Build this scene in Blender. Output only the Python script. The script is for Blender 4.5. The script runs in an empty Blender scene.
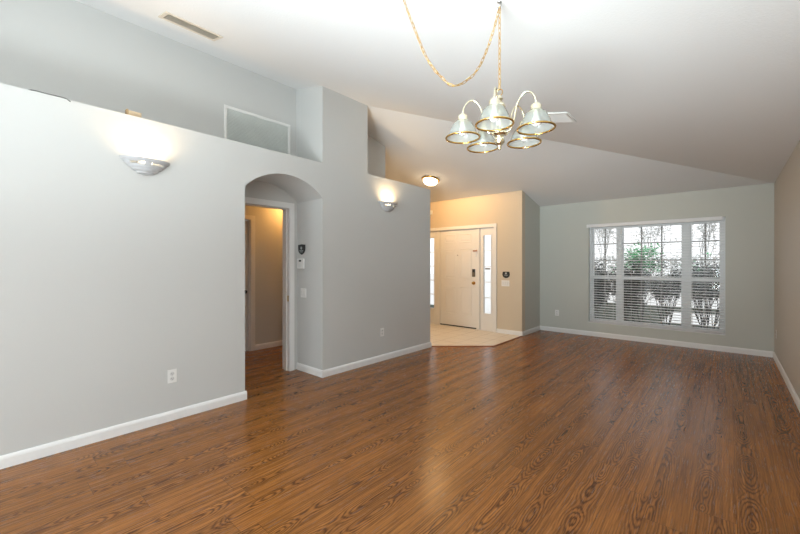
import bpy, bmesh, math, random
from mathutils import Vector, Matrix
random.seed(7)
R = math.radians
SC = bpy.context.scene
COL = SC.collection

# ------------------------------------------------------------------ camera
HC = 1.37
cd = bpy.data.cameras.new('camera'); cam = bpy.data.objects.new('camera', cd); COL.objects.link(cam)
cd.sensor_width = 36.0; cd.lens = 372.0 / 800.0 * 36.0
cd.shift_y = -4.0 / 800.0
cam.location = (0, 0, HC)
cam.rotation_euler = (R(90), 0, math.atan(327.0 / 372.0))
cd.clip_start = 0.02
SC.camera = cam

# ------------------------------------------------------------------ world, lights, exposure
w = bpy.data.worlds.new('world'); SC.world = w; w.use_nodes = True
bg = w.node_tree.nodes['Background']
bg.inputs['Color'].default_value = (0.95, 0.98, 1.0, 1); bg.inputs['Strength'].default_value = 1.0

def lamp(name, kind, loc, power, color, size=0.05, rot=None, size_y=None):
    l = bpy.data.lights.new(name, kind); l.energy = power; l.color = color
    if kind == 'AREA':
        l.shape = 'RECTANGLE'; l.size = size; l.size_y = size_y or size
    else:
        l.shadow_soft_size = size
    o = bpy.data.objects.new(name, l); COL.objects.link(o); o.location = loc
    if rot: o.rotation_euler = rot
    return o
# daylight through the wide opening in the wall behind the camera
lamp('daylight', 'AREA', (-1.35, -2.95, 1.25), 66, (0.82, 0.93, 0.99), 2.5, (R(-90), 0, R(180)), 2.2).rotation_euler = (R(90), 0, 0)
# the photographer's flash beside the camera
lamp('flash', 'POINT', (0.13, -0.10, 1.58), 10, (0.90, 0.95, 1.0), 0.06)
# a second flash head behind the camera, bounced off the ceiling
bounce = lamp('bounce_flash', 'AREA', (-1.15, -1.0, 0.45), 82, (0.86, 0.955, 0.99), 1.2, (R(158), 0, R(6)), 1.2)
bounce.data.spread = R(110)
# added fill lamp that evens out the brightness of the far ceiling
far = lamp('far_fill', 'AREA', (0.0, -1.9, 0.8), 18, (0.84, 0.955, 0.99), 0.8, (R(108), 0, R(14)), 0.8)
far.data.spread = R(50)
SC.view_settings.view_transform = 'Standard'
SC.view_settings.look = 'None'
SC.view_settings.exposure = 0.5
SC.view_settings.gamma = 1.0
SC.view_settings.use_curve_mapping = False

# ------------------------------------------------------------------ helpers
class MB:
    def __init__(s): s.v = []; s.f = []
    def add(s, vs, fs):
        b = len(s.v); s.v += [tuple(v) for v in vs]; s.f += [tuple(b + i for i in f) for f in fs]; return s
    def box(s, x0, x1, y0, y1, z0, z1, M=None):
        vs = [Vector((x, y, z)) for x in (x0, x1) for y in (y0, y1) for z in (z0, z1)]
        if M is not None: vs = [M @ v for v in vs]
        return s.add(vs, [(0,1,3,2),(4,6,7,5),(0,4,5,1),(2,3,7,6),(0,2,6,4),(1,5,7,3)])
    def cbox(s, c, d, M=None):
        return s.box(c[0]-d[0]/2, c[0]+d[0]/2, c[1]-d[1]/2, c[1]+d[1]/2, c[2]-d[2]/2, c[2]+d[2]/2, M)
    def prism(s, poly, fn, a, b):
        n = len(poly); vs = [fn(p, a) for p in poly] + [fn(p, b) for p in poly]
        fs = [tuple(range(n-1, -1, -1)), tuple(range(n, 2*n))]
        fs += [(i, (i+1) % n, n + (i+1) % n, n + i) for i in range(n)]
        return s.add(vs, fs)
    def tube(s, pts, rad, n=8, closed=False, caps=True):
        pts = [Vector(p) for p in pts]; m = len(pts); rings = []
        up = None
        for i, p in enumerate(pts):
            if closed: t = pts[(i+1) % m] - pts[i-1]
            else: t = pts[min(i+1, m-1)] - pts[max(i-1, 0)]
            t.normalize()
            if up is None:
                up = Vector((0,0,1)) if abs(t.z) < .9 else Vector((1,0,0))
            a = t.cross(up)
            if a.length < 1e-5: a = t.cross(Vector((0.3,0.9,0.1)))
            a.normalize(); b = a.cross(t); b.normalize(); up = b
            r = rad[i] if isinstance(rad, (list, tuple)) else rad
            rings.append([p + r*(math.cos(2*math.pi*k/n)*a + math.sin(2*math.pi*k/n)*b) for k in range(n)])
        vs = [v for r_ in rings for v in r_]; fs = []
        for i in range(m if closed else m-1):
            j = (i+1) % m
            for k in range(n):
                fs.append((i*n+k, i*n+(k+1) % n, j*n+(k+1) % n, j*n+k))
        if caps and not closed:
            fs.append(tuple(range(n))); fs.append(tuple((m-1)*n+k for k in range(n-1, -1, -1)))
        return s.add(vs, fs)
    def lathe(s, prof, c=(0,0,0), n=32, a0=0, a1=2*math.pi, M=None, skip=None):
        full = abs(a1 - a0 - 2*math.pi) < 1e-6
        cols = n if full else n + 1; vs = []
        for i in range(cols):
            a = a0 + (a1-a0)*i/n
            for r, z in prof:
                v = Vector((r*math.cos(a), r*math.sin(a), z))
                if M is not None: v = M @ v
                vs.append(v + Vector(c))
        m = len(prof); fs = []
        for i in range(n):
            j = (i+1) % cols
            for k in range(m-1):
                if skip and skip(i, k): continue
                fs.append((i*m+k, j*m+k, j*m+k+1, i*m+k+1))
        return s.add(vs, fs)
    def torus(s, c, R_, r, M=None, n=24, k=6):
        pts = [(M @ Vector((R_*math.cos(2*math.pi*i/n), R_*math.sin(2*math.pi*i/n), 0)) if M is not None else Vector((R_*math.cos(2*math.pi*i/n), R_*math.sin(2*math.pi*i/n), 0))) + Vector(c) for i in range(n)]
        return s.tube(pts, r, k, closed=True)
    def build(s, name, mat, parent=None, smooth=False, bevel=0, loc=None, weld=False):
        me = bpy.data.meshes.new(name); me.from_pydata(s.v, [], s.f)
        bm = bmesh.new(); bm.from_mesh(me)
        if weld or smooth: bmesh.ops.remove_doubles(bm, verts=bm.verts, dist=1e-5)
        bmesh.ops.recalc_face_normals(bm, faces=bm.faces)
        bm.to_mesh(me); bm.free()
        if smooth:
            me.polygons.foreach_set('use_smooth', [True]*len(me.polygons))
            me.set_sharp_from_angle(angle=R(smooth if smooth > 1 else 40))
        me.materials.append(mat)
        o = bpy.data.objects.new(name, me); COL.objects.link(o)
        if loc: o.location = loc
        if parent is not None: o.parent = parent
        if bevel:
            md = o.modifiers.new('bevel', 'BEVEL'); md.width = bevel; md.segments = 2; md.limit_method = 'ANGLE'; md.angle_limit = R(40)
        return o

YZ = lambda p, x: Vector((x, p[0], p[1]))
XZ = lambda p, y: Vector((p[0], y, p[1]))
XY = lambda p, z: Vector((p[0], p[1], z))

def thing(name, label, cat, loc=(0,0,0), rot=(0,0,0), group=None):
    o = bpy.data.objects.new(name, None); COL.objects.link(o)
    o.location = loc; o.rotation_euler = rot; o.empty_display_size = .05
    return tag(o, label, cat, group)
def tag(o, label=None, cat=None, group=None, kind=None):
    if label: o['label'] = label
    if cat: o['category'] = cat
    if group: o['group'] = group
    if kind: o['kind'] = kind
    return o
def struct(o): o['kind'] = 'structure'; return o
def sroot(name, loc=(0,0,0)):
    o = bpy.data.objects.new(name, None); COL.objects.link(o); o.location = loc; o.empty_display_size = .05
    return struct(o)
def copy_tree(o, parent=None):
    c = o.copy(); COL.objects.link(c)
    if parent is not None: c.parent = parent
    for ch in list(o.children): copy_tree(ch, c)
    return c

# ------------------------------------------------------------------ materials
class NT:
    def __init__(s, name):
        s.m = bpy.data.materials.new(name); s.m.use_nodes = True; s.t = s.m.node_tree; s.b = s.t.nodes['Principled BSDF']
    def n(s, typ, **kw):
        nd = s.t.nodes.new(typ)
        for k, v in kw.items(): setattr(nd, k, v)
        return nd
    def l(s, a, b): s.t.links.new(a, b)
    def math(s, op, a, b=None, c=None, clamp=False):
        nd = s.n('ShaderNodeMath', operation=op); nd.use_clamp = clamp
        for i, x in enumerate((a, b, c)):
            if x is None: continue
            if isinstance(x, (int, float)): nd.inputs[i].default_value = x
            else: s.l(x, nd.inputs[i])
        return nd.outputs[0]
    def comb(s, x, y, z=0):
        nd = s.n('ShaderNodeCombineXYZ')
        for i, q in enumerate((x, y, z)):
            if isinstance(q, (int, float)): nd.inputs[i].default_value = q
            else: s.l(q, nd.inputs[i])
        return nd.outputs[0]
    def noise(s, vec, scale=1, detail=2, rough=.5):
        nd = s.n('ShaderNodeTexNoise'); nd.inputs['Scale'].default_value = scale; nd.inputs['Detail'].default_value = detail; nd.inputs['Roughness'].default_value = rough
        if vec is not None: s.l(vec, nd.inputs['Vector'])
        return nd.outputs['Fac']
    def mix(s, f, a, b, mode='MIX'):
        nd = s.n('ShaderNodeMix', data_type='RGBA', blend_type=mode)
        for i, q in ((0, f), (6, a), (7, b)):
            if isinstance(q, (int, float)): nd.inputs[i].default_value = q
            elif isinstance(q, tuple): nd.inputs[i].default_value = q if len(q) == 4 else (*q, 1)
            else: s.l(q, nd.inputs[i])
        return nd.outputs[2]
    def bump(s, h, strength, dist):
        nd = s.n('ShaderNodeBump'); nd.inputs['Strength'].default_value = strength; nd.inputs['Distance'].default_value = dist
        s.l(h, nd.inputs['Height']); s.l(nd.outputs[0], s.b.inputs['Normal'])

def pos(t): return t.n('ShaderNodeNewGeometry').outputs['Position']

def flat(name, col, rough=.5, metal=0, spec=.5, var=.03, scale=40, emit=None, estr=0):
    t = NT(name)
    n = t.noise(t.n('ShaderNodeTexCoord').outputs['Object'], scale, 2)
    a = tuple(max(0, c*(1-var)) for c in col); b = tuple(min(1, c*(1+var)) for c in col)
    t.l(t.mix(n, a, b), t.b.inputs['Base Color'])
    t.b.inputs['Roughness'].default_value = rough; t.b.inputs['Metallic'].default_value = metal
    t.b.inputs['Specular IOR Level'].default_value = spec
    if emit:
        t.b.inputs['Emission Color'].default_value = (*emit, 1); t.b.inputs['Emission Strength'].default_value = estr
    return t.m

def plaster(name, col, scale, strength, rough=.6, spec=.3):
    t = NT(name); p = pos(t)
    n1 = t.noise(p, .8, 2); n2 = t.noise(p, scale, 3, .6)
    t.l(t.mix(n1, tuple(c*.98 for c in col), tuple(min(1, c*1.02) for c in col)), t.b.inputs['Base Color'])
    t.b.inputs['Roughness'].default_value = rough; t.b.inputs['Specular IOR Level'].default_value = spec
    t.bump(n2, strength, .003)
    return t.m

def glass(name, tint=(1,1,1), refl=.08, rough=.0):
    t = NT(name); t.t.nodes.remove(t.b)
    out = [n for n in t.t.nodes if n.type == 'OUTPUT_MATERIAL'][0]
    tr = t.n('ShaderNodeBsdfTransparent'); tr.inputs[0].default_value = (*tint, 1)
    gl = t.n('ShaderNodeBsdfGlossy'); gl.inputs['Roughness'].default_value = rough
    fr = t.n('ShaderNodeLayerWeight'); fr.inputs[0].default_value = .25
    mx = t.n('ShaderNodeMixShader')
    t.l(t.math('MULTIPLY', fr.outputs['Fresnel'], refl*6), mx.inputs[0]); t.l(tr.outputs[0], mx.inputs[1]); t.l(gl.outputs[0], mx.inputs[2])
    t.l(mx.outputs[0], out.inputs[0])
    return t.m

def wood_floor():
    t = NT('oak_laminate'); sp = t.n('ShaderNodeSeparateXYZ'); t.l(pos(t), sp.inputs[0])
    x, y = sp.outputs[0], sp.outputs[1]
    W, L = .19, 1.22
    xs = t.math('DIVIDE', t.math('ADD', x, 10.03), W)
    pid = t.math('FLOOR', xs); fx = t.math('SUBTRACT', t.math('SUBTRACT', xs, pid), .5)
    def white(a, b, k):
        nd = t.n('ShaderNodeTexWhiteNoise', noise_dimensions='3D'); t.l(t.comb(a, b, k), nd.inputs['Vector']); return nd.outputs['Value']
    r0 = white(pid, 0.5, 1.5)
    ys = t.math('ADD', t.math('DIVIDE', t.math('ADD', y, 20), L), t.math('MULTIPLY', r0, 7.3))
    seg = t.math('FLOOR', ys); fy = t.math('SUBTRACT', ys, seg)
    ra = white(pid, seg, 3.5); rb = white(pid, seg, 7.5); rc = white(pid, seg, 11.5)
    u = t.math('MULTIPLY', fx, W)
    yo = t.math('ADD', y, t.math('MULTIPLY', ra, 37))
    st = t.noise(t.comb(t.math('MULTIPLY', x, 150), t.math('MULTIPLY', yo, 6), 0), 1, 3, .6)
    st2 = t.noise(t.comb(t.math('MULTIPLY', x, 75), t.math('MULTIPLY', yo, 1.6), rb), 1, 3, .6)
    wob = t.math('MULTIPLY', t.math('SUBTRACT', t.noise(t.comb(0, t.math('MULTIPLY', yo, 1.3), 3.1), 1, 1), .5), .06)
    wob2 = t.math('MULTIPLY', t.math('SUBTRACT', t.noise(t.comb(t.math('MULTIPLY', x, 60), t.math('MULTIPLY', yo, 22), 0), 1, 2), .5), .007)
    wob3 = t.math('MULTIPLY', t.math('SUBTRACT', t.noise(t.comb(t.math('MULTIPLY', x, 110), t.math('MULTIPLY', yo, 4), 5), 1, 1), .5), .016)
    uc = t.math('ADD', t.math('ADD', u, wob), t.math('MULTIPLY', t.math('SUBTRACT', rb, .5), .16))
    h = t.math('MULTIPLY', t.math('SUBTRACT', t.noise(t.comb(0, t.math('MULTIPLY', yo, 2.1), t.math('MULTIPLY', rc, 17)), 1, 1), .42), .46)
    u2 = t.math('MULTIPLY', uc, 1.7)
    rr = t.math('SQRT', t.math('ADD', t.math('MULTIPLY', u2, u2), t.math('MULTIPLY', h, h)))
    rr = t.math('ADD', t.math('ADD', rr, wob2), wob3)
    ring = t.math('ADD', t.math('MULTIPLY', t.math('SINE', t.math('MULTIPLY', rr, 2*math.pi/.020)), .5), .5)
    ring = t.math('POWER', ring, 1.8)
    band = t.math('DIVIDE', uc, .047)
    band = t.math('DIVIDE', 1.0, t.math('ADD', 1.0, t.math('MULTIPLY', t.math('MULTIPLY', band, band), t.math('MULTIPLY', band, band))))
    amp = t.noise(t.comb(t.math('MULTIPLY', x, 30), t.math('MULTIPLY', yo, 1.6), ra), 1, 3)
    ring = t.math('MULTIPLY', ring, t.math('ADD', t.math('MULTIPLY', band, .62), t.math('MULTIPLY', amp, .50)), clamp=True)
    light = t.mix(t.math('MULTIPLY', t.math('SUBTRACT', st2, .3), 2.2, clamp=True), (.175, .063, .016), (.50, .203, .050))
    col = t.mix(ring, light, (.060, .020, .006))
    stm = t.math('MULTIPLY', t.math('SUBTRACT', st, .48), 5.0, clamp=True)
    col = t.mix(t.math('MULTIPLY', stm, .60), col, (.095, .035, .010))
    tone = t.math('ADD', t.math('MULTIPLY', rc, .16), .92)
    tn = t.n('ShaderNodeCombineColor'); [t.l(tone, tn.inputs[i]) for i in range(3)]
    col = t.mix(1.0, col, tn.outputs[0], 'MULTIPLY')
    ex = t.math('GREATER_THAN', t.math('ABSOLUTE', fx), .5 - .0011/W)
    ey = t.math('LESS_THAN', fy, .0022/L)
    seam = t.math('MAXIMUM', t.math('MULTIPLY', ex, .6), t.math('MULTIPLY', ey, .7))
    col = t.mix(seam, col, (.04, .017, .006))
    t.l(col, t.b.inputs['Base Color'])
    t.l(t.math('ADD', t.math('MULTIPLY', st, .12), .20), t.b.inputs['Roughness'])
    t.b.inputs['Specular IOR Level'].default_value = .34
    t.bump(t.math('SUBTRACT', t.math('MULTIPLY', st, .5), seam), .06, .001)
    return t.m

def tile_floor():
    t = NT('entry_tile'); sp = t.n('ShaderNodeSeparateXYZ'); p = pos(t); t.l(p, sp.inputs[0])
    T = .33
    ax = t.math('DIVIDE', t.math('ADD', sp.outputs[0], 10.06), T); ay = t.math('DIVIDE', t.math('ADD', sp.outputs[1], 10.1), T)
    fx = t.math('ABSOLUTE', t.math('SUBTRACT', t.math('FRACT', ax), .5)); fy = t.math('ABSOLUTE', t.math('SUBTRACT', t.math('FRACT', ay), .5))
    g = t.math('GREATER_THAN', t.math('MAXIMUM', fx, fy), .5 - .004/T)
    n = t.noise(p, 6, 4)
    c = t.mix(n, (.70, .64, .54), (.80, .75, .66))
    t.l(t.mix(g, c, (.40, .33, .25)), t.b.inputs['Base Color'])
    t.b.inputs['Roughness'].default_value = .35
    t.bump(t.math('MULTIPLY', g, -1), .3, .002)
    return t.m

M = {}
M['wall'] = plaster('grey_wall_paint', (.575, .58, .565), 130, .16, .5, .35)
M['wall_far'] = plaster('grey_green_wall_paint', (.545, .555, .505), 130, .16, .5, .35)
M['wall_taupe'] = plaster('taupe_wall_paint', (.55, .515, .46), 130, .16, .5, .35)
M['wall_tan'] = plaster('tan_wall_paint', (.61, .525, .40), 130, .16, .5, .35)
M['ceil'] = plaster('textured_ceiling_paint', (.765, .765, .76), 70, .55, .8, .1)
M['trim'] = flat('white_trim_paint', (.80, .80, .79), .35, spec=.4, var=.01)
M['door'] = flat('white_door_paint', (.78, .77, .74), .35, spec=.4, var=.01)
M['plastic'] = flat('white_plastic', (.80, .80, .78), .35, var=.01)
M['slot'] = flat('dark_slot', (.05, .05, .05), .6)
M['black'] = flat('black_plastic', (.018, .022, .022), .3)
M['mark'] = flat('pale_print', (.45, .48, .48), .5)
M['brass'] = flat('polished_brass', (.68, .43, .13), .2, 1.0, var=.06)
M['pale_brass'] = flat('pale_brass', (.92, .86, .66), .2, 1.0, var=.05)
M['steel'] = flat('steel', (.6, .6, .6), .3, 1.0)
M['vinyl'] = flat('white_vinyl', (.78, .79, .79), .35, var=.01)
M['slat'] = flat('white_blind_slat', (.78, .78, .78), .45, var=.02)
M['cord'] = flat('white_cord', (.75, .75, .74), .8)
M['pane'] = glass('window_glass')
M['ceramic'] = flat('white_ceramic', (.50, .51, .52), .5, var=.02)
M['tan'] = flat('tan_cardboard', (.62, .47, .30), .7, var=.06)
M['cable'] = flat('grey_cable', (.16, .16, .15), .6)
M['grille'] = flat('grey_grille_metal', (.74, .77, .74), .5, var=.04)
M['register'] = flat('beige_register_metal', (.66, .60, .50), .45, var=.03)
M['register_dark'] = flat('dark_duct', (.22, .18, .13), .8)
M['redwood'] = flat('reddish_wood_edge', (.26, .085, .03), .4, var=.15)
M['floor'] = wood_floor(); M['tile'] = tile_floor()
M['sweep'] = flat('black_rubber', (.015, .015, .015), .6)

# ------------------------------------------------------------------ setting
XL, XS, XR, YB, YF, YR = -3.636, -4.19, .515, 7.63, 6.745, -2.6
HB = 2.57                      # top of the half wall
def zr(x): return 2.53 + .231*(.515 - x)
def zf(y): return 2.53 + .231*(7.63 - y)
def zceil(x, y): return min(zr(x), zf(y))

# ceiling: a right slope and a front slope meeting on a hip
HK = 1.0
p0 = (XR+.1, YB+.1*HK); p1 = (-4.3, YB-(XR+4.3)*HK)
cm = MB()
def slab(poly, fn):
    n = len(poly)
    vs = [Vector((x, y, fn(x, y))) for x, y in poly] + [Vector((x, y, fn(x, y)+.09)) for x, y in poly]
    cm.add(vs, [tuple(range(n)), tuple(range(2*n-1, n-1, -1))] + [(i, (i+1) % n, n+(i+1) % n, n+i) for i in range(n)])
slab([p0, p1, (-4.3, -2.8), (XR+.1, -2.8)], lambda x, y: zr(x))
slab([p0, (-5.85, p0[1]), (-5.85, 4.25), (-4.3, 4.25), p1], lambda x, y: zf(y))
struct(cm.build('ceiling', M['ceil']))

struct(MB().box(-5.8, XR+.12, -2.75, 7.8, -.12, 0).build('floor', M['floor']))
tile_poly = [(XL, 4.94), (-2.885, 5.61), (-2.885, YF+.02), (-5.72, YF+.02), (-5.72, 4.39), (XS, 4.39), (XS, 4.40), (-3.77, 4.40), (-3.77, 4.94)]
struct(MB().prism(tile_poly, XY, 0, .006).build('floor_entry', M['tile']))
tm = MB()
def strip(a, b, wd=.022, h=.011):
    a = Vector((*a, 0)); b = Vector((*b, 0)); d = (b-a).normalized(); nrm = Vector((-d.y, d.x, 0))*wd/2
    tm.add([a-nrm, b-nrm, b+nrm, a+nrm]+[q+Vector((0,0,h)) for q in (a-nrm, b-nrm, b+nrm, a+nrm)],
           [(3,2,1,0),(4,5,6,7),(0,1,5,4),(1,2,6,5),(2,3,7,6),(3,0,4,7)])
strip((XL-.01, 4.925), (-2.878, 5.615)); strip((-2.878, 5.61), (-2.878, YF-.02))
struct(tm.build('trim_1', M['redwood']))

# left half wall with the arched opening, pillar and plant shelf
A0, A1, ZS, ZA = 1.778, 2.734, 2.145, 2.345
c_ = (A1-A0)/2; rise = ZA-ZS; Rr = (c_*c_ + rise*rise)/(2*rise); yc = (A0+A1)/2; zc = ZA-Rr
half = math.asin(c_/Rr)
arc = [(yc+Rr*math.sin(-half+2*half*i/24), zc+Rr*math.cos(-half+2*half*i/24)) for i in range(25)]
wl = MB()
wl.box(XS, XL, YR-.1, A0, 0, HB)
wl.box(XS, XL, A1, 4.403, 0, HB)
wl.box(XL-.13, XL, 4.403, 4.885, 0, HB)
for i in range(24):
    (ya, za), (yb, zb) = arc[i], arc[i+1]
    wl.prism([(ya, za), (yb, zb), (yb, HB), (ya, HB)], YZ, -4.17, XL)
wl.prism([(XS, HB), (XL, HB), (XL, zr(XL)+.02), (XS, zr(XS)+.02)], XZ, 2.731, 3.475)
# wall at the back of the arch, with the doorway
DY0, DY1, DZ = 1.835, 2.612, 2.06
wl.box(-4.31, -4.17, 1.2, DY0-.012, 0, HB); wl.box(-4.31, -4.17, DY1+.012, 3.0, 0, HB); wl.box(-4.31, -4.17, DY0-.012, DY1+.012, DZ+.012, HB)
struct(wl.build('wall_left', M['wall'], weld=True))
ws = MB(); ws.box(-4.31, XS, YR-.1, 4.403, HB-.03, 3.78); struct(ws.build('wall_shelf', M['wall']))
# hall behind the arch
hw = MB(); hw.box(-4.312, XS-.002, .9, 1.3, 0, 2.5); hw.box(-4.312, XS-.002, 2.95, 4.3, 0, 2.5)
hw.box(-5.7, -5.575, .9, 1.93, 0, 2.5); hw.box(-5.7, -5.575, 2.81, 4.3, 0, 2.5); hw.box(-5.7, -5.575, 1.93, 2.81, 2.04, 2.5)
hw.box(-5.7, -4.19, .8, .9, 0, 2.5)
struct(hw.build('wall_hall', M['wall']))
struct(MB().box(-5.7, XS, .8, 4.31, 2.44, 2.5).build('ceiling_hall', M['ceil']))
# entry walls
we = MB(); we.box(-5.85, -4.305, 4.303, 4.403, 0, 3.4); we.box(-4.305, -4.192, 4.303, 4.402, 0, 2.5); we.box(-5.85, -5.7, 4.403, YF, 0, 3.4)
struct(we.build('wall_entry_side', M['wall']))
FX0, FX1, FZ = -5.235, -3.41, 2.135
wf = MB(); wf.box(-5.85, FX0, YF, YF+.14, 0, 2.8); wf.box(FX1, -2.885, YF, YF+.14, 0, 2.8); wf.box(FX0, FX1, YF, YF+.14, FZ, 2.8)
struct(wf.build('wall_front', M['wall_tan']))
struct(MB().box(-3.02, -2.885, YF+.14, YB, 0, 2.75).build('wall_return', M['wall_far']))
WX0, WX1, WZ0, WZ1 = -1.962, -.018, .252, 2.085
wb = MB(); wb.box(-3.02, WX0, YB, YB+.16, 0, 2.56); wb.box(WX1, XR+.12, YB, YB+.16, 0, 2.56)
wb.box(WX0, WX1, YB, YB+.16, 0, WZ0); wb.box(WX0, WX1, YB, YB+.16, WZ1, 2.56)
struct(wb.build('wall_back', M['wall_far'], weld=True))
struct(MB().box(XR, XR+.12, YR-.1, YB, 0, 2.56).build('wall_right', M['wall_taupe']))
wr = MB(); wr.box(XS-.1, -2.75, YR-.12, YR, 0, 3.75); wr.box(.05, XR+.1, YR-.12, YR, 0, 2.8); wr.box(-2.75, .05, YR-.12, YR, 2.45, 3.4)
struct(wr.build('wall_rear', M['wall']))

# baseboards
BP = [(0, 0), (.015, 0), (.015, .062), (.011, .076), (.006, .085), (0, .085)]
def base(name, runs):
    b = MB()
    for (x0, y0), (x1, y1), (nx, ny), e0, e1 in runs:
        d = Vector((x1-x0, y1-y0, 0)).normalized()
        a = Vector((x0, y0, 0)) - d*e0; c = Vector((x1, y1, 0)) + d*e1; nn = Vector((nx, ny, 0))
        b.prism(BP, lambda p, s, a=a, c=c, nn=nn: (c if s else a) + nn*p[0] + Vector((0, 0, p[1])), 0, 1)
    return struct(b.build(name, M['trim']))
E_ = .015
base('baseboard_left', [((XL, YR), (XL, A0), (1, 0), 0, E_), ((XL, A0), (-4.17, A0), (0, 1), 0, 0),
                        ((-4.17, A1), (XL, A1), (0, -1), 0, E_), ((XL, A1), (XL, 4.885), (1, 0), 0, E_), ((XL, 4.885), (XL-.13, 4.885), (0, 1), 0, 0)])
base('baseboard_hall', [((-5.575, 2.885), (-5.575, 4.30), (1, 0), 0, 0)])
base('baseboard_front', [((-3.395, YF), (-2.885, YF), (0, -1), 0, E_)])
base('baseboard_return', [((-2.885, YF), (-2.885, YB), (1, 0), 0, 0)])
base('baseboard_back', [((-2.885, YB), (XR, YB), (0, -1), 0, 0)])
base('baseboard_right', [((XR, YB), (XR, YR), (-1, 0), 0, 0)])

# doorway casing behind the arch
cs = MB(); CW = .062
cs.box(-4.17, -4.155, DY1+.008, DY1+.008+CW, 0, DZ+.008+CW); cs.box(-4.17, -4.155, A0, DY0-.008, 0, DZ+.008+CW)
cs.box(-4.17, -4.155, DY0-.008, DY1+.008, DZ+.008, DZ+.008+CW)
cs.box(-4.32, -4.16, DY1, DY1+.012, 0, DZ+.012); cs.box(-4.32, -4.16, DY0-.012, DY0, 0, DZ+.012); cs.box(-4.32, -4.16, DY0, DY1, DZ, DZ+.012)
cs.box(-4.255, -4.215, DY1-.011, DY1, 0, DZ); cs.box(-4.255, -4.215, DY0, DY1, DZ-.011, DZ)
o = struct(cs.build('trim_2', M['trim']))
sp_ = MB(); sp_.box(-4.205, -4.175, DY1-.002, DY1+.001, .88, .955); sp_.build('strike_plate', M['brass'], o)
# hall door
d2 = sroot('door_2', (-5.6, 2.37, 0))
dm = MB(); dm.box(-.05, -.012, -.425, .425, .01, 2.03); dm.build('door_leaf', M['door'], d2)
dc = MB(); dc.box(.025, .04, .445, .515, 0, 2.11); dc.box(.025, .04, -.515, -.445, 0, 2.11); dc.box(.025, .04, -.445, .445, 2.045, 2.11)
dc.box(-.09, .026, .428, .44, 0, 2.04); dc.box(-.09, .026, -.44, -.428, 0, 2.04); dc.build('casing', M['trim'], d2)
kn = MB(); kn.lathe([(0, .055), (.02, .054), (.028, .04), (.024, .026), (.011, .02), (.011, .006), (.032, .005), (.032, 0)], (-.012, .365, .925), 20, M=Matrix.Rotation(R(90), 3, 'Y'))
kn.build('knob', M['black'], d2, smooth=True)

# ------------------------------------------------------------------ front door with sidelights
d1 = sroot('door_1', (-4.315, YF, 0))
DW = .455
fr = MB()
X0, X1 = FX0+4.315, FX1+4.315
fr.box(X0, X0+.03, -.005, .12, 0, FZ); fr.box(X1-.03, X1, -.005, .12, 0, FZ); fr.box(X0+.03, X1-.03, -.005, .12, 2.075, FZ)
fr.box(-DW-.075, -DW, 0.012, .12, 0, 2.075); fr.box(DW, DW+.075, .012, .12, 0, 2.075)
fr.box(X0-.012, X1+.012, -.02, -.005, 2.085, 2.15); fr.box(X1-.045, X1+.012, -.02, -.005, 0, 2.085); fr.box(X0-.012, X0+.045, -.02, -.005, 0, 2.085)
fr.box(X0, X1, 0, .16, 0, .012)
fr.build('frame', M['door'], d1, bevel=.003)
lf = MB(); lf.box(-DW+.003, DW-.003, .03, .072, .03, 2.07); leaf = lf.build('door_leaf', M['door'], d1, bevel=.002)
def panel(x0, x1, z0, z1):
    b = MB(); y = .03
    ins = .035
    def ring(x0, x1, z0, z1): return [Vector((x0, 0, z0)), Vector((x1, 0, z0)), Vector((x1, 0, z1)), Vector((x0, 0, z1))]
    lv = [(0, y), (.004, y-.009), (.016, y-.009), (.024, y-.001), (.03, y-.001), (.06, y-.008), (.065, y-.008)]
    vs = []
    for i, yy in lv:
        for v in ring(x0+i, x1-i, z0+i, z1-i): v.y = yy; vs.append(v)
    fs = []
    for k in range(len(lv)-1):
        for i in range(4): fs.append((k*4+i, k*4+(i+1) % 4, k*4+4+(i+1) % 4, k*4+4+i))
    n = len(lv)-1; fs.append((n*4, n*4+1, n*4+2, n*4+3))
    b.add(vs, fs); b.build('panel', M['door'], leaf)
for x0, x1 in ((-.34, -.04), (.04, .34)):
    for z0, z1 in ((1.80, 1.985), (1.03, 1.67), (.27, .87)): panel(x0, x1, z0, z1)
MB().box(-DW+.004, DW-.004, .022, .06, .010, .035).build('door_sweep', M['sweep'], d1)
sl = MB(); sl.box(.355, .425, .012, .032, 1.085, 1.245); lk = sl.build('smart_lock', M['black'], d1, bevel=.012)
lc = MB(); lc.box(.36, .42, .008, .0125, 1.092, 1.18); lc.build('lock_cover', flat('bronze_grey_plastic', (.16, .13, .09), .35), lk)
kn = MB(); kn.lathe([(0, -.06), (.018, -.058), (.028, -.045), (.026, -.032), (.012, -.022), (.012, -.008), (.035, -.006), (.035, 0)], (.39, .03, .955), 24, M=Matrix.Rotation(R(-90), 3, 'X'))
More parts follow.
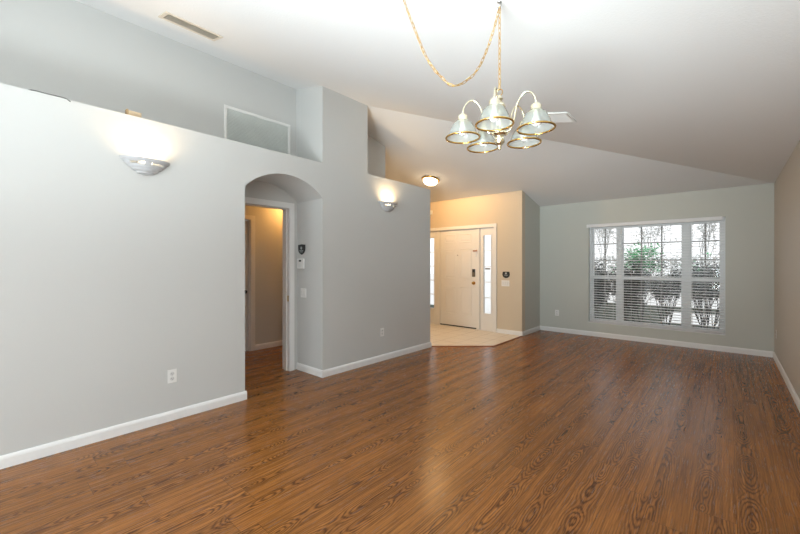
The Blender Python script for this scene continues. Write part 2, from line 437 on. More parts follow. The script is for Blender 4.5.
# the lathe's axis is turned so that the knob points into the room
kn.v = [(x, .03-abs(y-.03), z) for x, y, z in kn.v]
kn.build('knob', M['brass'], d1, smooth=True)
gd = MB(); gd.box(.375, .44, .012, .03, 1.605, 1.632); gd.box(.462, .49, -.02, -.012, 1.60, 1.637); g_ = gd.build('door_guard', flat('aged_copper', (.45, .22, .12), .3, 1.0), d1, bevel=.002)
MB().tube([(.478, -.02, 1.615), (.478, -.026, 1.57), (.474, -.024, 1.49)], .005, 8).build('guard_bar', M['steel'], g_)
pp = MB(); pp.lathe([(0, .0), (.008, .0), (.009, .006), (.009, .012)], (0, .02, 1.535), 12, M=Matrix.Rotation(R(-90), 3, 'X')); pp.build('peephole', M['slot'], d1)
def sidelight(nm, cx, right):
    s = sroot(nm, (cx, YF, 0))
    b = MB(); a0, a1, z0, z1 = -.081, .081, .355, 1.93
    x0, x1 = (-.157, .148) if right else (-.148, .157)
    b.box(x0, a0, .03, .075, .012, 2.075); b.box(a1, x1, .03, .075, .012, 2.075); b.box(a0, a1, .03, .075, .012, z0); b.box(a0, a1, .03, .075, z1, 2.075)
    m = .02
    b.box(a0-m, a0, .018, .03, z0-m, z1+m); b.box(a1, a1+m, .018, .03, z0-m, z1+m); b.box(a0, a1, .018, .03, z0-m, z0); b.box(a0, a1, .018, .03, z1, z1+m)
    b.build('sidelight_panel', M['door'], s, bevel=.002)
    g = MB()
    for k in range(1, 5):
        z = z0 + (z1-z0)*k/5; g.box(a0, a1, .035, .062, z-.008, z+.008)
    g.build('muntin', M['trim'], s)
    MB().box(a0, a1, .046, .052, z0, z1).build('pane', M['pane'], s)
    if right:
        k = MB(); k.box(-.055, .055, .040, .0455, 1.235, 1.275); k.build('sticker', flat('grey_sticker', (.30, .31, .31), .6), s)
sidelight('window_2', -3.618, True); sidelight('window_3', -5.012, False)

# ------------------------------------------------------------------ triple window on the back wall
w1 = sroot('window_1', ((WX0+WX1)/2, YB+.09, 0))
ox = (WX0+WX1)/2
def X(a): return a-ox
MX = [(-1.503, -1.428), (-.548, -.458)]     # the two mullions
f_ = MB()
f_.box(X(WX0), X(WX0)+.045, -.02, .06, WZ0, WZ1); f_.box(X(WX1)-.05, X(WX1), -.02, .06, WZ0, WZ1)
f_.box(X(WX0)+.045, X(WX1)-.05, -.02, .06, WZ0, WZ0+.05); f_.box(X(WX0)+.045, X(WX1)-.05, -.02, .06, WZ1-.05, WZ1)
f_.box(X(WX0), X(WX1), -.088, -.02, WZ0-.004, WZ0+.014)
f_.build('window_frame', M['vinyl'], w1)
for a, b in MX: MB().box(X(a), X(b), -.02, .06, WZ0+.05, WZ1-.05).build('mullion', M['vinyl'], w1)
lites = [(WX0+.045, MX[0][0], 2), (MX[0][1], MX[1][0], 3), (MX[1][1], WX1-.05, 2)]
ZM = 1.10
M['muntin'] = flat('backlit_muntin', (.34, .34, .33), .5)  # base colour darkened to grey to carry the muntins' backlit shade
for a, b, nc in lites:
    lo = MB(); zz0, zz1 = WZ0+.05, ZM+.025; e = .022
    lo.box(X(a), X(a)+e, -.005, .025, zz0, zz1); lo.box(X(b)-e, X(b), -.005, .025, zz0, zz1); lo.box(X(a)+e, X(b)-e, -.005, .025, zz0, zz0+e); lo.box(X(a)+e, X(b)-e, -.008, .028, zz1-.055, zz1)
    s1 = lo.build('lower_sash', M['vinyl'], w1)
    MB().box(X(a)+e, X(b)-e, .009, .014, zz0+e, zz1-.055).build('pane', M['pane'], s1)
    up = MB(); uz0, uz1 = ZM-.02, WZ1-.05
    up.box(X(a), X(a)+e, .028, .055, uz0, uz1); up.box(X(b)-e, X(b), .028, .055, uz0, uz1); up.box(X(a)+e, X(b)-e, .028, .055, uz1-e, uz1); up.box(X(a)+e, X(b)-e, .028, .055, uz0, uz0+.04)
    s2 = up.build('upper_sash', M['vinyl'], w1)
    MB().box(X(a)+e, X(b)-e, .040, .044, uz0+.04, uz1-e).build('pane', M['pane'], s2)
    mu = MB()
    for k in range(1, nc):
        xx = X(a)+(X(b)-X(a))*k/nc; mu.box(xx-.011, xx+.011, .034, .050, uz0+.04, uz1-e)
    for zz in (1.42, 1.725): mu.box(X(a)+e, X(b)-e, .0335, .0505, zz-.011, zz+.011)
    mu.build('muntin', M['muntin'], s2)
    ml = MB()
    for k in range(1, nc):
        xx = X(a)+(X(b)-X(a))*k/nc; ml.box(xx-.009, xx+.009, .004, .019, zz0+e, zz1-.055)
    ml.build('muntin', M['muntin'], s1)

# blind
bl = thing('window_blind', 'wide white horizontal slat blind, open, covering the triple window in the far wall', 'blind', (ox, YB+.03, WZ0))
hgt = WZ1-WZ0; hwid = (WX1-WX0)/2
v_ = MB(); v_.box(-hwid-.03, hwid-.035, -.062, -.05, hgt-.050, hgt+.008); v_.box(-hwid-.03, -hwid-.022, -.05, -.03, hgt-.050, hgt+.008)
v_.box(-hwid+.01, hwid-.01, -.028, .028, hgt-.05, hgt-.002)
v_.build('valance', M['slat'], bl, bevel=.003)
s_ = MB(); ns = 38; z0 = .075; z1 = hgt-.085
for i in range(ns):
    z = z0+(z1-z0)*i/(ns-1); t_ = R(7)
    Mx = Matrix.Translation((0, 0, z)) @ Matrix.Rotation(t_, 4, 'X')
    vs = []
    prof = [(-.025, 0), (-.012, .0022), (.0, .003), (.012, .0022), (.025, 0), (.025, -.0025), (.012, -.0003), (0, .0005), (-.012, -.0003), (-.025, -.0025)]
    s_.prism(prof, lambda p, x, Mx=Mx: Mx @ Vector((x, p[0], p[1])), -hwid+.012, hwid-.012)
s_.build('slats', M['slat'], bl)
MB().box(-hwid+.012, hwid-.012, -.024, .024, .022, .046).build('bottom_rail', M['slat'], bl, bevel=.004)
c_m = MB()
for k in range(7):
    xx = -hwid+.12+(2*hwid-.24)*k/6
    for yy in (-.026, .026): c_m.tube([(xx, yy, .04), (xx, yy, hgt-.05)], .0012, 5)
c_m.build('ladder_cord', M['cord'], bl)
MB().tube([(hwid-.14, -.034, hgt-.07), (hwid-.14, -.036, .75)], .003, 6).build('lift_cord', M['cord'], bl)
MB().tube([(-hwid+.1, -.036, hgt-.07), (-hwid+.1, -.038, .95)], .004, 6).build('tilt_wand', M['cord'], bl)

# ------------------------------------------------------------------ chandelier
CX, CY = -.985, 1.99
ch = thing('chandelier', 'brass five arm chandelier with white ribbed glass shades hanging on a swagged chain', 'chandelier', (CX, CY, 0))
def shade_mat():
    t = NT('ribbed_white_glass'); t.b.inputs['Base Color'].default_value = (.5, .52, .5, 1)
    out = [n for n in t.t.nodes if n.type == 'OUTPUT_MATERIAL'][0]
    n = t.noise(t.n('ShaderNodeTexCoord').outputs['Object'], 30, 2); t.l(t.mix(n, (.40, .43, .42), (.50, .53, .51)), t.b.inputs['Base Color'])
    t.b.inputs['Roughness'].default_value = .12; t.b.inputs['Specular IOR Level'].default_value = .6
    tr = t.n('ShaderNodeBsdfTransparent'); tr.inputs[0].default_value = (.95, .97, .94, 1)
    tl = t.n('ShaderNodeBsdfTranslucent'); tl.inputs[0].default_value = (.55, .58, .55, 1)
    m1 = t.n('ShaderNodeMixShader'); m1.inputs[0].default_value = .35; t.l(t.b.outputs[0], m1.inputs[1]); t.l(tl.outputs[0], m1.inputs[2])
    m2 = t.n('ShaderNodeMixShader'); m2.inputs[0].default_value = .52; t.l(m1.outputs[0], m2.inputs[1]); t.l(tr.outputs[0], m2.inputs[2])
    t.l(m2.outputs[0], out.inputs[0]); return t.m
M['shade'] = shade_mat()
M['chain'] = flat('antique_gold_chain', (.52, .30, .07), .32, 1.0, var=.15)
M['cord_gold'] = flat('gold_tinted_cord', (.50, .36, .15), .4)
M['bulb'] = flat('white_bulb', (.85, .85, .82), .3)
col = MB()
col.lathe([(0, 2.335), (.010, 2.335), (.014, 2.325), (.020, 2.315), (.012, 2.305), (.016, 2.295), (.030, 2.285), (.034, 2.27), (.026, 2.255), (.014, 2.245), (.014, 2.16),
           (.020, 2.15), (.036, 2.135), (.040, 2.122), (.040, 2.112), (.026, 2.105), (.022, 2.095), (.028, 2.085), (.028, 2.065), (.020, 2.055), (.012, 2.048), (.008, 2.04), (.011, 2.032), (.008, 2.024), (0, 2.02)], (0, 0, 0), 28)
col.build('column', M['pale_brass'], ch, smooth=50)
lp = MB(); lp.torus((0, 0, 2.352), .018, .0028, Matrix.Rotation(R(90), 3, 'X') , 24, 6); lp.build('hanging_loop', M['brass'], ch, smooth=60)
RR, ZR = .210, 2.098
def spline(pts, n=6):
    out = []
    P = [Vector(p) for p in pts]
    for i in range(len(P)-1):
        a, b, c, d = P[max(i-1, 0)], P[i], P[i+1], P[min(i+2, len(P)-1)]
        for k in range(n):
            t = k/n; out.append(.5*((2*b)+(c-a)*t+(2*a-5*b+4*c-d)*t*t+(3*b-a-3*c+d)*t**3))
    out.append(P[-1]); return out
for k in range(5):
    a = .021 + k*2*math.pi/5; dx, dy = math.cos(a), math.sin(a)
    prof = [(.02, 2.125), (.05, 2.118), (.078, 2.145), (.092, 2.20), (.108, 2.265), (.142, 2.308), (.178, 2.304), (.203, 2.272), (RR, 2.238), (RR, 2.215)]
    arm = MB().tube(spline([(r*dx, r*dy, z) for r, z in prof], 5), .0048, 8).build('arm', M['pale_brass'], ch, smooth=60)
    hd = MB(); hd.lathe([(0, 2.238), (.010, 2.238), (.013, 2.230), (.025, 2.226), (.029, 2.218), (.029, 2.196), (.033, 2.192), (.033, 2.184), (.026, 2.182), (0, 2.182)], (RR*dx, RR*dy, 0), 24)
    hd.build('shade_holder', M['pale_brass'], ch, smooth=50)
    sh = MB(); n = 60; prof = []
    outer = [(.028, 2.196), (.038, 2.191), (.052, 2.178), (.064, 2.158), (.074, 2.136), (.080, 2.118), (.088, 2.110), (.095, 2.098)]
    vs = []
    for i in range(n):
        th = 2*math.pi*i/n; rib = .0012 if i % 2 else -.0012
        for j, (r, z) in enumerate(outer):
            rr = r + (rib if j < 6 else 0)
            vs.append((RR*dx+rr*math.cos(th), RR*dy+rr*math.sin(th), z))
    m = len(outer); sh.add(vs, [(i*m+j, ((i+1) % n)*m+j, ((i+1) % n)*m+j+1, i*m+j+1) for i in range(n) for j in range(m-1)])
    so = sh.build('shade', M['shade'], ch, smooth=60)
    MB().torus((RR*dx, RR*dy, ZR-.001),   .0958, .0056, None, 40, 8).build('rim_band', M['brass'], so, smooth=60)
    bb = MB(); bb.lathe([(.012, 2.184), (.013, 2.166), (.020, 2.152), (.026, 2.136), (.023, 2.122), (.012, 2.113), (0, 2.111)], (RR*dx, RR*dy, 0), 18)
    bb.build('bulb', M['bulb'], ch, smooth=60)
# chains: straight drop, then a swag to a second hook
A = Vector((-.985-CX, 1.99-CY, zr(-.985))); B = Vector((-1.387-CX, 1.560-CY, zr(-1.387)))
def links(path, pitch=.028):
    d = [0]
    for i in range(1, len(path)): d.append(d[-1]+(path[i]-path[i-1]).length)
    b = MB(); n = int(d[-1]/pitch); j = 0
    for k in range(n):
        s = (k+.5)*d[-1]/n
        while j < len(d)-2 and d[j+1] < s: j += 1
        t = (s-d[j])/max(1e-9, d[j+1]-d[j]); c = path[j].lerp(path[j+1], t); T = (path[j+1]-path[j]).normalized()
        U = T.cross(Vector((.31, .94, .12))).normalized(); V = T.cross(U)
        if k % 2: U = V
        hl = pitch*.68; hw_ = .0068
        pts = [c + T*(hl*math.cos(q)) + U*(hw_*math.copysign(abs(math.sin(q))**.7, math.sin(q))) for q in [2*math.pi*i/12 for i in range(12)]]
        b.tube(pts, .0017, 5, closed=True)
    return b
drop = [A+Vector((0, 0, -.035)), Vector((0, 0, 2.372))]
links(drop).build('chain', M['chain'], ch, smooth=60)
H = (B-A); L2 = H.length
sw = []
ctrl = [(0, 2.845), (.1014, 2.635), (.252, 2.455), (.45, 2.380), (.597, 2.435), (.7136, 2.5215), (.8575, 2.713), (.943, 2.849), (1, B.z-.035)]
swp = spline([(A.x+H.x*q, A.y+H.y*q, z) for q, z in ctrl], 8)
links(swp).build('chain', M['chain'], ch, smooth=60)
cdp = [p + Vector((.006*math.sin(i*.55), .006*math.cos(i*.55), .004*math.sin(i*.4))) for i, p in enumerate(swp)]
MB().tube(cdp, .0017, 6).build('power_cord', M['cord_gold'], ch, smooth=60)
cdd = [drop[0].lerp(drop[1], i/20) + Vector((.005*math.sin(i*.8), .005*math.cos(i*.8), 0)) for i in range(21)]
MB().tube(cdd, .0017, 6).build('power_cord', M['cord_gold'], ch, smooth=60)
for P in (A, B):
    hk = MB(); hk.lathe([(0, .0), (.014, .0), (.012, -.006), (.004, -.008), (.004, -.014)], P, 16)
    hk.tube([P+Vector((0, 0, -.010))] + [P+Vector((.011*math.sin(q), 0, -.026+.012*math.cos(q))) for q in [R(20*i) for i in range(0, 15)]], .0028, 6)
    hk.build('ceiling_hook', M['steel'], ch, smooth=60)

# ------------------------------------------------------------------ wall sconces
def sconce(y, label):
    s = thing('wall_sconce', label, 'sconce', (XL, y, 2.225), group='half bowl wall sconces')
    # terraced half bowl: radius across the wall .178, depth .11
    prof = []
    tiers = [(.178, 0, .158, -.022), (.154, -.022, .132, -.050), (.128, -.050, .104, -.076), (.100, -.076, .072, -.100), (.067, -.100, .034, -.118), (.030, -.118, .0, -.124)]
    for i, (r0, z0, r1, z1) in enumerate(tiers):
        prof += [(r0, z0), (r0-.004, z0-.012 if i < 5 else z0-.004), (r1+.004, z1)]
    prof = [(.172, 0)] + prof
    Sx = Matrix(((.62, 0, 0), (0, 1, 0), (0, 0, 1)))
    n = 40
    def skip(i, k): return k == 5 and (8 <= i <= 17 or 22 <= i <= 31)
    b = MB(); b.lathe(prof, (0, 0, 0), n, R(-90), R(90), Sx, skip)
    o = b.build('bowl', M['ceramic'], s, smooth=35)
    md = o.modifiers.new('solid', 'SOLIDIFY'); md.thickness = .004; md.offset = 0
    bp = MB(); bp.cbox((.006, 0, -.045), (.012, .12, .07)); bp.build('back_plate', M['ceramic'], s, bevel=.003)
    bm_ = MB(); bm_.tube([(.045, -.04, -.02), (.045, .04, -.02)], .007, 10)
    bm_.build('bulb', flat('lit_halogen', (.9, .85, .7), .3, emit=(1, .80, .52), estr=9), s, smooth=60)
    l = lamp('sconce_light', 'SPOT', (.075, 0, -.01), 11, (1, .70, .38), .03, (0, R(180-28), 0)); l.parent = s
    l.data.spot_size = R(156); l.data.spot_blend = .9
    return s
sconce(.925, 'white terraced half bowl sconce left of the arch, lit, nearer the camera')
sconce(3.86, 'white terraced half bowl sconce right of the arch, lit, near the front entry')

# ------------------------------------------------------------------ ceiling lamp in the entry
lx, ly = -4.25, 5.72
tilt = math.atan(.231)
fl = thing('ceiling_lamp', 'brass rimmed flush ceiling lamp with glowing frosted dome above the entry', 'ceiling lamp', (lx, ly, zf(ly)), (-tilt, 0, 0))
b = MB(); b.lathe([(0, 0), (.165, 0), (.170, -.008), (.165, -.022), (.150, -.032), (.140, -.03)], (0, 0, 0), 36); b.build('pan', M['brass'], fl, smooth=40)
b = MB(); b.lathe([(.138, -.030), (.132, -.060), (.108, -.088), (.070, -.106), (.030, -.114), (0, -.116)], (0, 0, 0), 32)
b.build('dome', flat('lit_frosted_glass', (.9, .88, .82), .4, emit=(1, .78, .50), estr=11), fl, smooth=60)
b = MB(); b.lathe([(0, -.132), (.007, -.130), (.009, -.122), (.006, -.116), (0, -.115)], (0, 0, 0), 12); b.build('finial', M['brass'], fl, smooth=60)
l = lamp('entry_light', 'SPOT', (0, 0, -.135), 75, (1, .58, .24), .08); l.parent = fl
l.data.spot_size = R(178); l.data.spot_blend = .1; l.rotation_euler = (tilt, 0, 0)
# ceiling lamp of the hall behind the arch
hl = thing('hall_lamp', 'small flush ceiling lamp in the hall behind the arch doorway', 'ceiling lamp', (-5.30, 3.45, 2.44))
b = MB(); b.lathe([(0, 0), (.13, 0), (.13, -.02), (.12, -.024)], (0, 0, 0), 24); b.build('pan', M['brass'], hl, smooth=40)
b = MB(); b.lathe([(.118, -.022), (.105, -.06), (.06, -.085), (0, -.092)], (0, 0, 0), 24); b.build('dome', flat('lit_amber_glass', (.9, .8, .6), .4, emit=(1, .62, .25), estr=4), hl, smooth=60)
l = lamp('hall_light', 'POINT', (0, 0, -.14), 9, (1, .47, .12), .06); l.parent = hl

# ------------------------------------------------------------------ outlets and switches
def face_rot(nx, ny):     # local -Y faces (nx, ny)
    return math.atan2(nx, -ny)
def outlet_parts(o):
    MB().cbox((0, -.0025, 0), (.072, .005, .116)).build('cover_plate', M['plastic'], o, bevel=.002)
    for z in (.021, -.021):
        b = MB(); b.lathe([(0, 0), (.0165, 0), (.0175, .0025)], (0, -.0085, z), 20, M=Matrix.Rotation(R(-90), 3, 'X'))
        r = b.build('receptacle', flat('outlet_face', (.66, .66, .65), .4), o)
        q = MB(); q.cbox((-.006, -.0088, z+.003), (.002, .0012, .008)); q.cbox((.006, -.0088, z+.003), (.002, .0012, .007)); q.cbox((0, -.0088, z-.008), (.004, .0012, .004))
        q.build('slots', M['slot'], r)
    b = MB(); b.lathe([(0, -.0012), (.003, 0)], (0, -.005, 0), 10, M=Matrix.Rotation(R(-90), 3, 'X')); b.build('screw', M['steel'], o)
ob = thing('wall_outlet', 'white outlet low on the left wall below the nearer sconce', 'outlet', (XL, 1.124, .384), (0, 0, face_rot(1, 0)), 'wall outlets'); outlet_parts(ob)
for loc, n_, lab in (((XL, 3.754, .400), (1, 0), 'white outlet low on the left wall between arch and entry'),
                     ((-2.543, YB, .378), (0, -1), 'white outlet low on the far wall left of the window'),
                     ((XR, 7.31, .386), (-1, 0), 'white outlet on the right wall beside the far corner')):
    c = copy_tree(ob); c.location = loc; c.rotation_euler = (0, 0, face_rot(*n_)); c['label'] = lab
def switch(loc, n_, gangs, lab, h=.116):
    s = thing('light_switch', lab, 'light switch', loc, (0, 0, face_rot(*n_)))
    wd = .072 + .046*(gangs-1)
    MB().cbox((0, -.0025, 0), (wd, .005, h)).build('cover_plate', M['plastic'], s, bevel=.002)
    for k in range(gangs):
        x = (k-(gangs-1)/2)*.046
        b = MB(); b.prism([(-.005, -.033), (-.0075, -.033), (-.010, .033), (-.005, .033)], lambda p, xx, x=x: Vector((x+xx, p[0], p[1])), -.0165, .0165)
        b.build('rocker', flat('switch_rocker', (.72, .72, .70), .35), s, bevel=.001)
    return s
switch((-4.03, A1, .99), (0, -1), 2, 'white double light switch on the arch jamb under the keypad')
switch((-3.215, YF, .978), (0, -1), 3, 'white triple light switch on the entry wall beside the front door')
# alarm keypad and badges
kp = thing('alarm_keypad', 'white alarm keypad with small dark screen on the arch jamb', 'keypad', (-4.075, A1, 1.362), (0, 0, face_rot(0, -1)))
MB().cbox((0, -.011, 0), (.135, .022, .125)).build('housing', M['plastic'], kp, bevel=.005)
MB().cbox((0, -.023, .036), (.05, .003, .024)).build('screen', M['black'], kp)
b = MB()
for i in range(3):
    for j in range(4): b.cbox(((i-1)*.026, -.0235, .008-j*.016), (.018, .004, .009))
b.build('buttons', flat('grey_button', (.60, .60, .60), .5), kp)
def badge(loc, n_, wd, ht, rnd, lab):
    s = thing('alarm_badge', lab, 'badge', loc, (0, 0, face_rot(*n_)), 'black wall badges')
    pts = [(-wd/2, ht/2), (-wd/2, ht*.12)] if not rnd else [(-wd/2*.92, ht/2)]
    if rnd:
        arc_ = [(wd/2*math.cos(R(q)), -.0*ht + (ht*.56)*math.sin(R(q))-.0) for q in range(160, 381, 10)]
        pts = [(-wd*.44, ht*.42)] + [(x, z-.0) for x, z in arc_] + [(wd*.44, ht*.42)]
    else:
        pts += [(-wd*.46, -ht*.12), (-wd*.32, -ht*.33), (0, -ht/2), (wd*.32, -ht*.33), (wd*.46, -ht*.12), (wd/2, ht*.12), (wd/2, ht/2), (0, ht*.56)]
    MB().prism(pts, lambda p, y: Vector((p[0], y, p[1])), -.012, 0).build('plaque', M['black'], s, bevel=.002)
    q = MB()
    q.prism([(-wd*.10, ht*.30), (-wd*.12, ht*.10), (0, 0), (wd*.12, ht*.10), (wd*.10, ht*.30)], lambda p, y: Vector((p[0], y, p[1])), -.0135, -.012)
    q.cbox((0, -.0127, -ht*.10), (wd*.55, .0015, ht*.05)); q.cbox((0, -.0127, -ht*.22), (wd*.40, .0015, ht*.04))
    q.build('emblem', M['mark'], s)
badge((-4.062, A1, 1.538), (0, -1), .145, .125, False, 'black shield shaped badge on the arch jamb above the white keypad')
badge((-3.20, YF, 1.150), (0, -1), .150, .125, True, 'black rounded badge with flat top on the entry wall above the triple switch')
sn = thing('motion_sensor', 'small white sensor high on the entry wall, half hidden by the half wall end', 'sensor', (-4.985, YF, 2.50), (0, 0, face_rot(0, -1)))
MB().cbox((0, -.02, 0), (.06, .04, .09)).build('housing', M['plastic'], sn, bevel=.006)

# ------------------------------------------------------------------ vents and grille
slope = math.atan(.231)
def on_right(x, y): return (x, y, zr(x))
cv = thing('ceiling_vent', 'long beige ceiling register above the left half wall', 'vent', on_right(-3.585, 1.265), (0, slope, 0))
b = MB(); fw, fl_ = .105, .235
for q in ((-fw, fw, -fl_, -fl_+.03), (-fw, fw, fl_-.03, fl_), (-fw, -fw+.028, -fl_+.03, fl_-.03), (fw-.028, fw, -fl_+.03, fl_-.03)): b.box(q[0], q[1], q[2], q[3], -.010, 0)
b.build('frame', M['register'], cv, bevel=.003)
MB().box(-fw+.028, fw-.028, -fl_+.03, fl_-.03, -.002, -.0005).build('duct', M['register_dark'], cv)
b = MB()
for k in range(1, 6):
    x = -fw+.046+k*.026
    b.box(-.011, .011, -fl_+.03, fl_-.03, -.001, .001, Matrix.Translation((x, 0, -.011)) @ Matrix.Rotation(R(38), 4, 'Y'))
b.build('louvers', flat('grey_louver', (.62, .60, .54), .5), cv)
c2 = thing('ceiling_vent', 'white square ceiling diffuser behind the chandelier', 'vent', on_right(-1.40, 4.20), (0, slope, 0))
b = MB(); f2 = .165
for q in ((-f2, f2, -f2, -f2+.03), (-f2, f2, f2-.03, f2), (-f2, -f2+.03, -f2+.03, f2-.03), (f2-.03, f2, -f2+.03, f2-.03)): b.box(q[0], q[1], q[2], q[3], -.016, 0)
b.build('frame', M['plastic'], c2, bevel=.004)
MB().box(-f2+.03, f2-.03, -f2+.03, f2-.03, -.002, -.0005).build('duct', M['register_dark'], c2)
b = MB()
for k in range(9):
    y = -f2+.045+k*.030
    b.box(-f2+.03, f2-.03, -.017, .017, -.001, .001, Matrix.Translation((0, y, -.013)) @ Matrix.Rotation(R(-30), 4, 'X'))
b.build('louvers', M['plastic'], c2)
gr = thing('return_grille', 'white framed return air grille on the wall above the plant shelf', 'grille', (XS, 2.223, 2.86))
b = MB(); gy, gz = .415, .268
for q in ((-gy, gy, -gz, -gz+.032), (-gy, gy, gz-.032, gz), (-gy, -gy+.032, -gz+.032, gz-.032), (gy-.032, gy, -gz+.032, gz-.032)): b.box(0, .014, *q)
b.build('frame', M['plastic'], gr, bevel=.003)
MB().box(.0005, .002, -gy+.032, gy-.032, -gz+.032, gz-.032).build('filter', flat('grey_filter', (.76, .79, .76), .9, var=.12, scale=6), gr)
b = MB()
for k in range(30):
    z = -gz+.04+k*(2*gz-.08)/29
    b.box(-.008, .008, -gy+.032, gy-.032, -.0009, .0009, Matrix.Translation((.008, 0, z)) @ Matrix.Rotation(R(35), 4, 'Y'))
b.build('louvers', M['grille'], gr)

# ------------------------------------------------------------------ bits on the plant shelf
bx = thing('small_box', 'small tan box standing on the plant shelf above the nearer sconce', 'box', (-3.70, .86, HB))
MB().cbox((0, 0, .026), (.05, .098, .052)).build('carton', M['tan'], bx, bevel=.002)
MB().cbox((0, -.047, .030), (.052, .012, .060)).build('flap', flat('brown_flap', (.42, .28, .14), .7), bx)
cb = MB().tube(spline([(XL-.03, .235, HB+.005), (XL-.012, .262, HB+.010), (XL-.006, .33, HB+.007), (XL-.005, .40, HB+.008), (XL-.003, .432, HB+.004), (XL+.006, .455, HB-.012)], 6), .004, 8).build('cable', M['cable'], smooth=60)
tag(cb, 'thin grey cable lying along the edge of the plant shelf', 'cable')

# ------------------------------------------------------------------ outdoors beyond the window
M['mulch'] = plaster('dark_mulch', (.04, .038, .034), 30, .8, .9, .1)
M['concrete'] = plaster('pale_concrete', (.74, .74, .73), 20, .3, .8, .1)
M['lawn'] = plaster('grey_green_lawn', (.06, .07, .055), 40, .8, .9, .1)
M['bark'] = flat('dark_bark', (.055, .050, .046), .9, var=.3)
M['leaf_dark'] = flat('dark_leaf', (.075, .085, .075), .6, var=.4, scale=3)
M['leaf_green'] = flat('bright_green_leaf', (.10, .42, .17), .6, var=.35, scale=3)
M['leaf_pale'] = flat('pale_grey_leaf', (.62, .63, .61), .7, var=.2, scale=3)
M['siding'] = flat('pale_stucco', (.70, .70, .68), .8)
M['roof'] = flat('grey_shingle', (.30, .29, .28), .9, var=.2)
struct(MB().box(-30, 30, 7.79, 60, -.35, -.20).build('ground', M['lawn']))
struct(MB().box(-5.6, 6, 16.5, 25, -.20, -.19).build('road', M['concrete']))
struct(MB().box(-32, -5.6, 11.3, 60, -.20, -.188).build('driveway', M['concrete']))
struct(MB().box(-6.5, -3.05, 6.9, 11.3, -.19, -.03).build('porch', M['concrete']))
struct(MB().box(-3.0, 2.5, 7.8, 11.6, -.20, -.185).build('planting_bed', M['mulch']))
struct(MB().box(-1.3, 4, 12.0, 14.8, -.20, -.19).build('path', M['concrete']))
def branchy(seed, h, spread, n_stems, r0=.02, rmax=.36):
    rnd = random.Random(seed); b = MB(); tips = []
    def grow(p, d, ln, r, lvl):
        pts = [p]; q = p.copy(); dd = d.copy()
        for i in range(4):
            dd = (dd + Vector((rnd.uniform(-.25, .25), rnd.uniform(-.25, .25), rnd.uniform(-.05, .15)))).normalized()
            q = q + dd*ln/4; pts.append(q.copy())
        b.tube(pts, [r*(1-.14*i) for i in range(5)], 5)
        tips.append(q)
        if lvl > 0:
            for k in range(rnd.choice((2, 3, 3))):
                s = pts[rnd.choice((2, 3, 4))]
                nd = (dd + Vector((rnd.uniform(-.9, .9), rnd.uniform(-.9, .9), rnd.uniform(-.2, .6)))).normalized()
                grow(s, nd, ln*rnd.uniform(.5, .75), r*.6, lvl-1)
    for k in range(n_stems):
        a = 2*math.pi*(k+rnd.random()*.6)/n_stems
        d = Vector((math.cos(a)*spread, math.sin(a)*spread, 1)).normalized()
        grow(Vector((math.cos(a)*.05, math.sin(a)*.05, -.02)), d, h*.55, r0, 2)
    mz = max(v[2] for v in b.v)/h; mr = max(math.hypot(v[0], v[1]) for v in b.v)/rmax
    b.v = [(v[0]/mr, v[1]/mr, v[2]/mz) for v in b.v]
    return b, [Vector((q.x/mr, q.y/mr, q.z/mz)) for q in tips]
def leaves(seed, centers, rad, per, size):
    rnd = random.Random(seed); b = MB()
    for c in centers:
        for k in range(per):
            p = Vector(c)+Vector((rnd.gauss(0, rad), rnd.gauss(0, rad), rnd.gauss(0, rad*.8)))
            if p.z < .02: continue
            u = Vector((rnd.uniform(-1, 1), rnd.uniform(-1, 1), rnd.uniform(-.6, .6))).normalized(); v = u.cross(Vector((rnd.uniform(-1, 1), rnd.uniform(-1, 1), 1))).normalized()
            s = size*rnd.uniform(.7, 1.3); nrm = u.cross(v)
            b.add([p-u*s, p-v*s*.4+nrm*s*.12, p+u*s, p+v*s*.4+nrm*s*.12], [(0, 1, 2), (0, 2, 3)])
    return b
def plant(name, lab, cat, loc, seed, h, spread, stems, mat, rad, per, size, keep=1.0, zmin=None, r0=.02, group=None, rmax=.36, bark=None):
    t = thing(name, lab, cat, loc, group=group)
    b, tips = branchy(seed, h, spread, stems, r0, rmax)
    b.build('stems', bark or M['bark'], t, smooth=60)
    rnd = random.Random(seed+1)
    tips = [q for q in tips if rnd.random() < keep and (zmin is None or q.z > zmin)]
    leaves(seed+2, tips, rad, per, size).build('foliage', mat, t)
    return t
G = -.19
M['pale_bark'] = flat('pale_grey_bark', (.38, .37, .36), .9, var=.2)
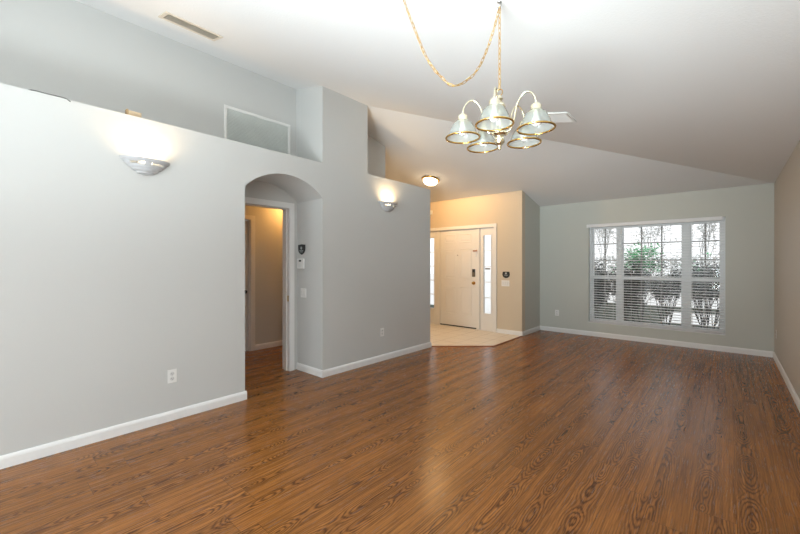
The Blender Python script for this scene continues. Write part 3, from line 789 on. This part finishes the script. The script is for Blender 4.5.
SG = 'shrubs outside the window'
plant('shrub', 'dense dark leafy shrub outside the left section of the window', 'shrub', (-2.40, 9.9, G), 3, 1.52, .4, 9, M['leaf_dark'], .07, 60, .04, group=SG, rmax=.38)
plant('shrub', 'dense dark shrub outside the middle window section beside the left mullion', 'shrub', (-1.55, 9.0, G), 11, 1.50, .4, 8, M['leaf_dark'], .08, 46, .04, .9, .5, group=SG, rmax=.36)
plant('shrub', 'bare stemmed shrub with leafy top outside the middle of the window', 'shrub', (-1.0, 9.95, G), 21, 1.52, .45, 8, M['leaf_dark'], .08, 52, .04, .9, .85, group=SG, rmax=.40, r0=.03)
plant('shrub', 'bare crossing branches with a leafy top outside the right window section', 'shrub', (-.22, 9.0, G), 33, 1.50, .6, 10, M['leaf_dark'], .08, 52, .04, .9, .98, group=SG, rmax=.44, r0=.028)
plant('shrub', 'bright green shrub rising behind the dark ones outside the window', 'shrub', (-1.68, 11.4, G), 41, 1.95, .4, 7, M['leaf_green'], .09, 22, .05, .9, 1.35, group=SG, rmax=.5)
plant('shrub', 'small green shrub behind the right window section', 'shrub', (-.42, 11.3, G), 47, 1.72, .35, 5, M['leaf_green'], .08, 12, .04, .6, 1.3, group=SG, rmax=.4)
TG = 'trees across the street'
for i, (x, y, hh, lab) in enumerate(((-6.1, 27, 6.0, 'pale grey tree across the street, seen through the left window section'), (-3.6, 29, 6.6, 'pale grey tree across the street, seen through the middle window section'), (-1.0, 27.5, 6.2, 'pale grey tree across the street, seen through the right window section'))):
    plant('street_tree', lab, 'tree', (x, y, G), 60+i*7, hh, .3, 5, M['leaf_pale'], .30, 20, .10, zmin=1.2, r0=.06, group=TG, rmax=1.15, bark=M['pale_bark'])
hd_ = leaves(99, [(-8+.45*i, 33.0+.4*math.sin(i), .5+.3*(j % 2)+j*.3) for i in range(28) for j in range(5)], .35, 34, .12)
hg = thing('hedge', 'long pale grey hedge across the street behind the trees', 'hedge', (0, 0, G))
hd_.build('foliage', M['leaf_pale'], hg)
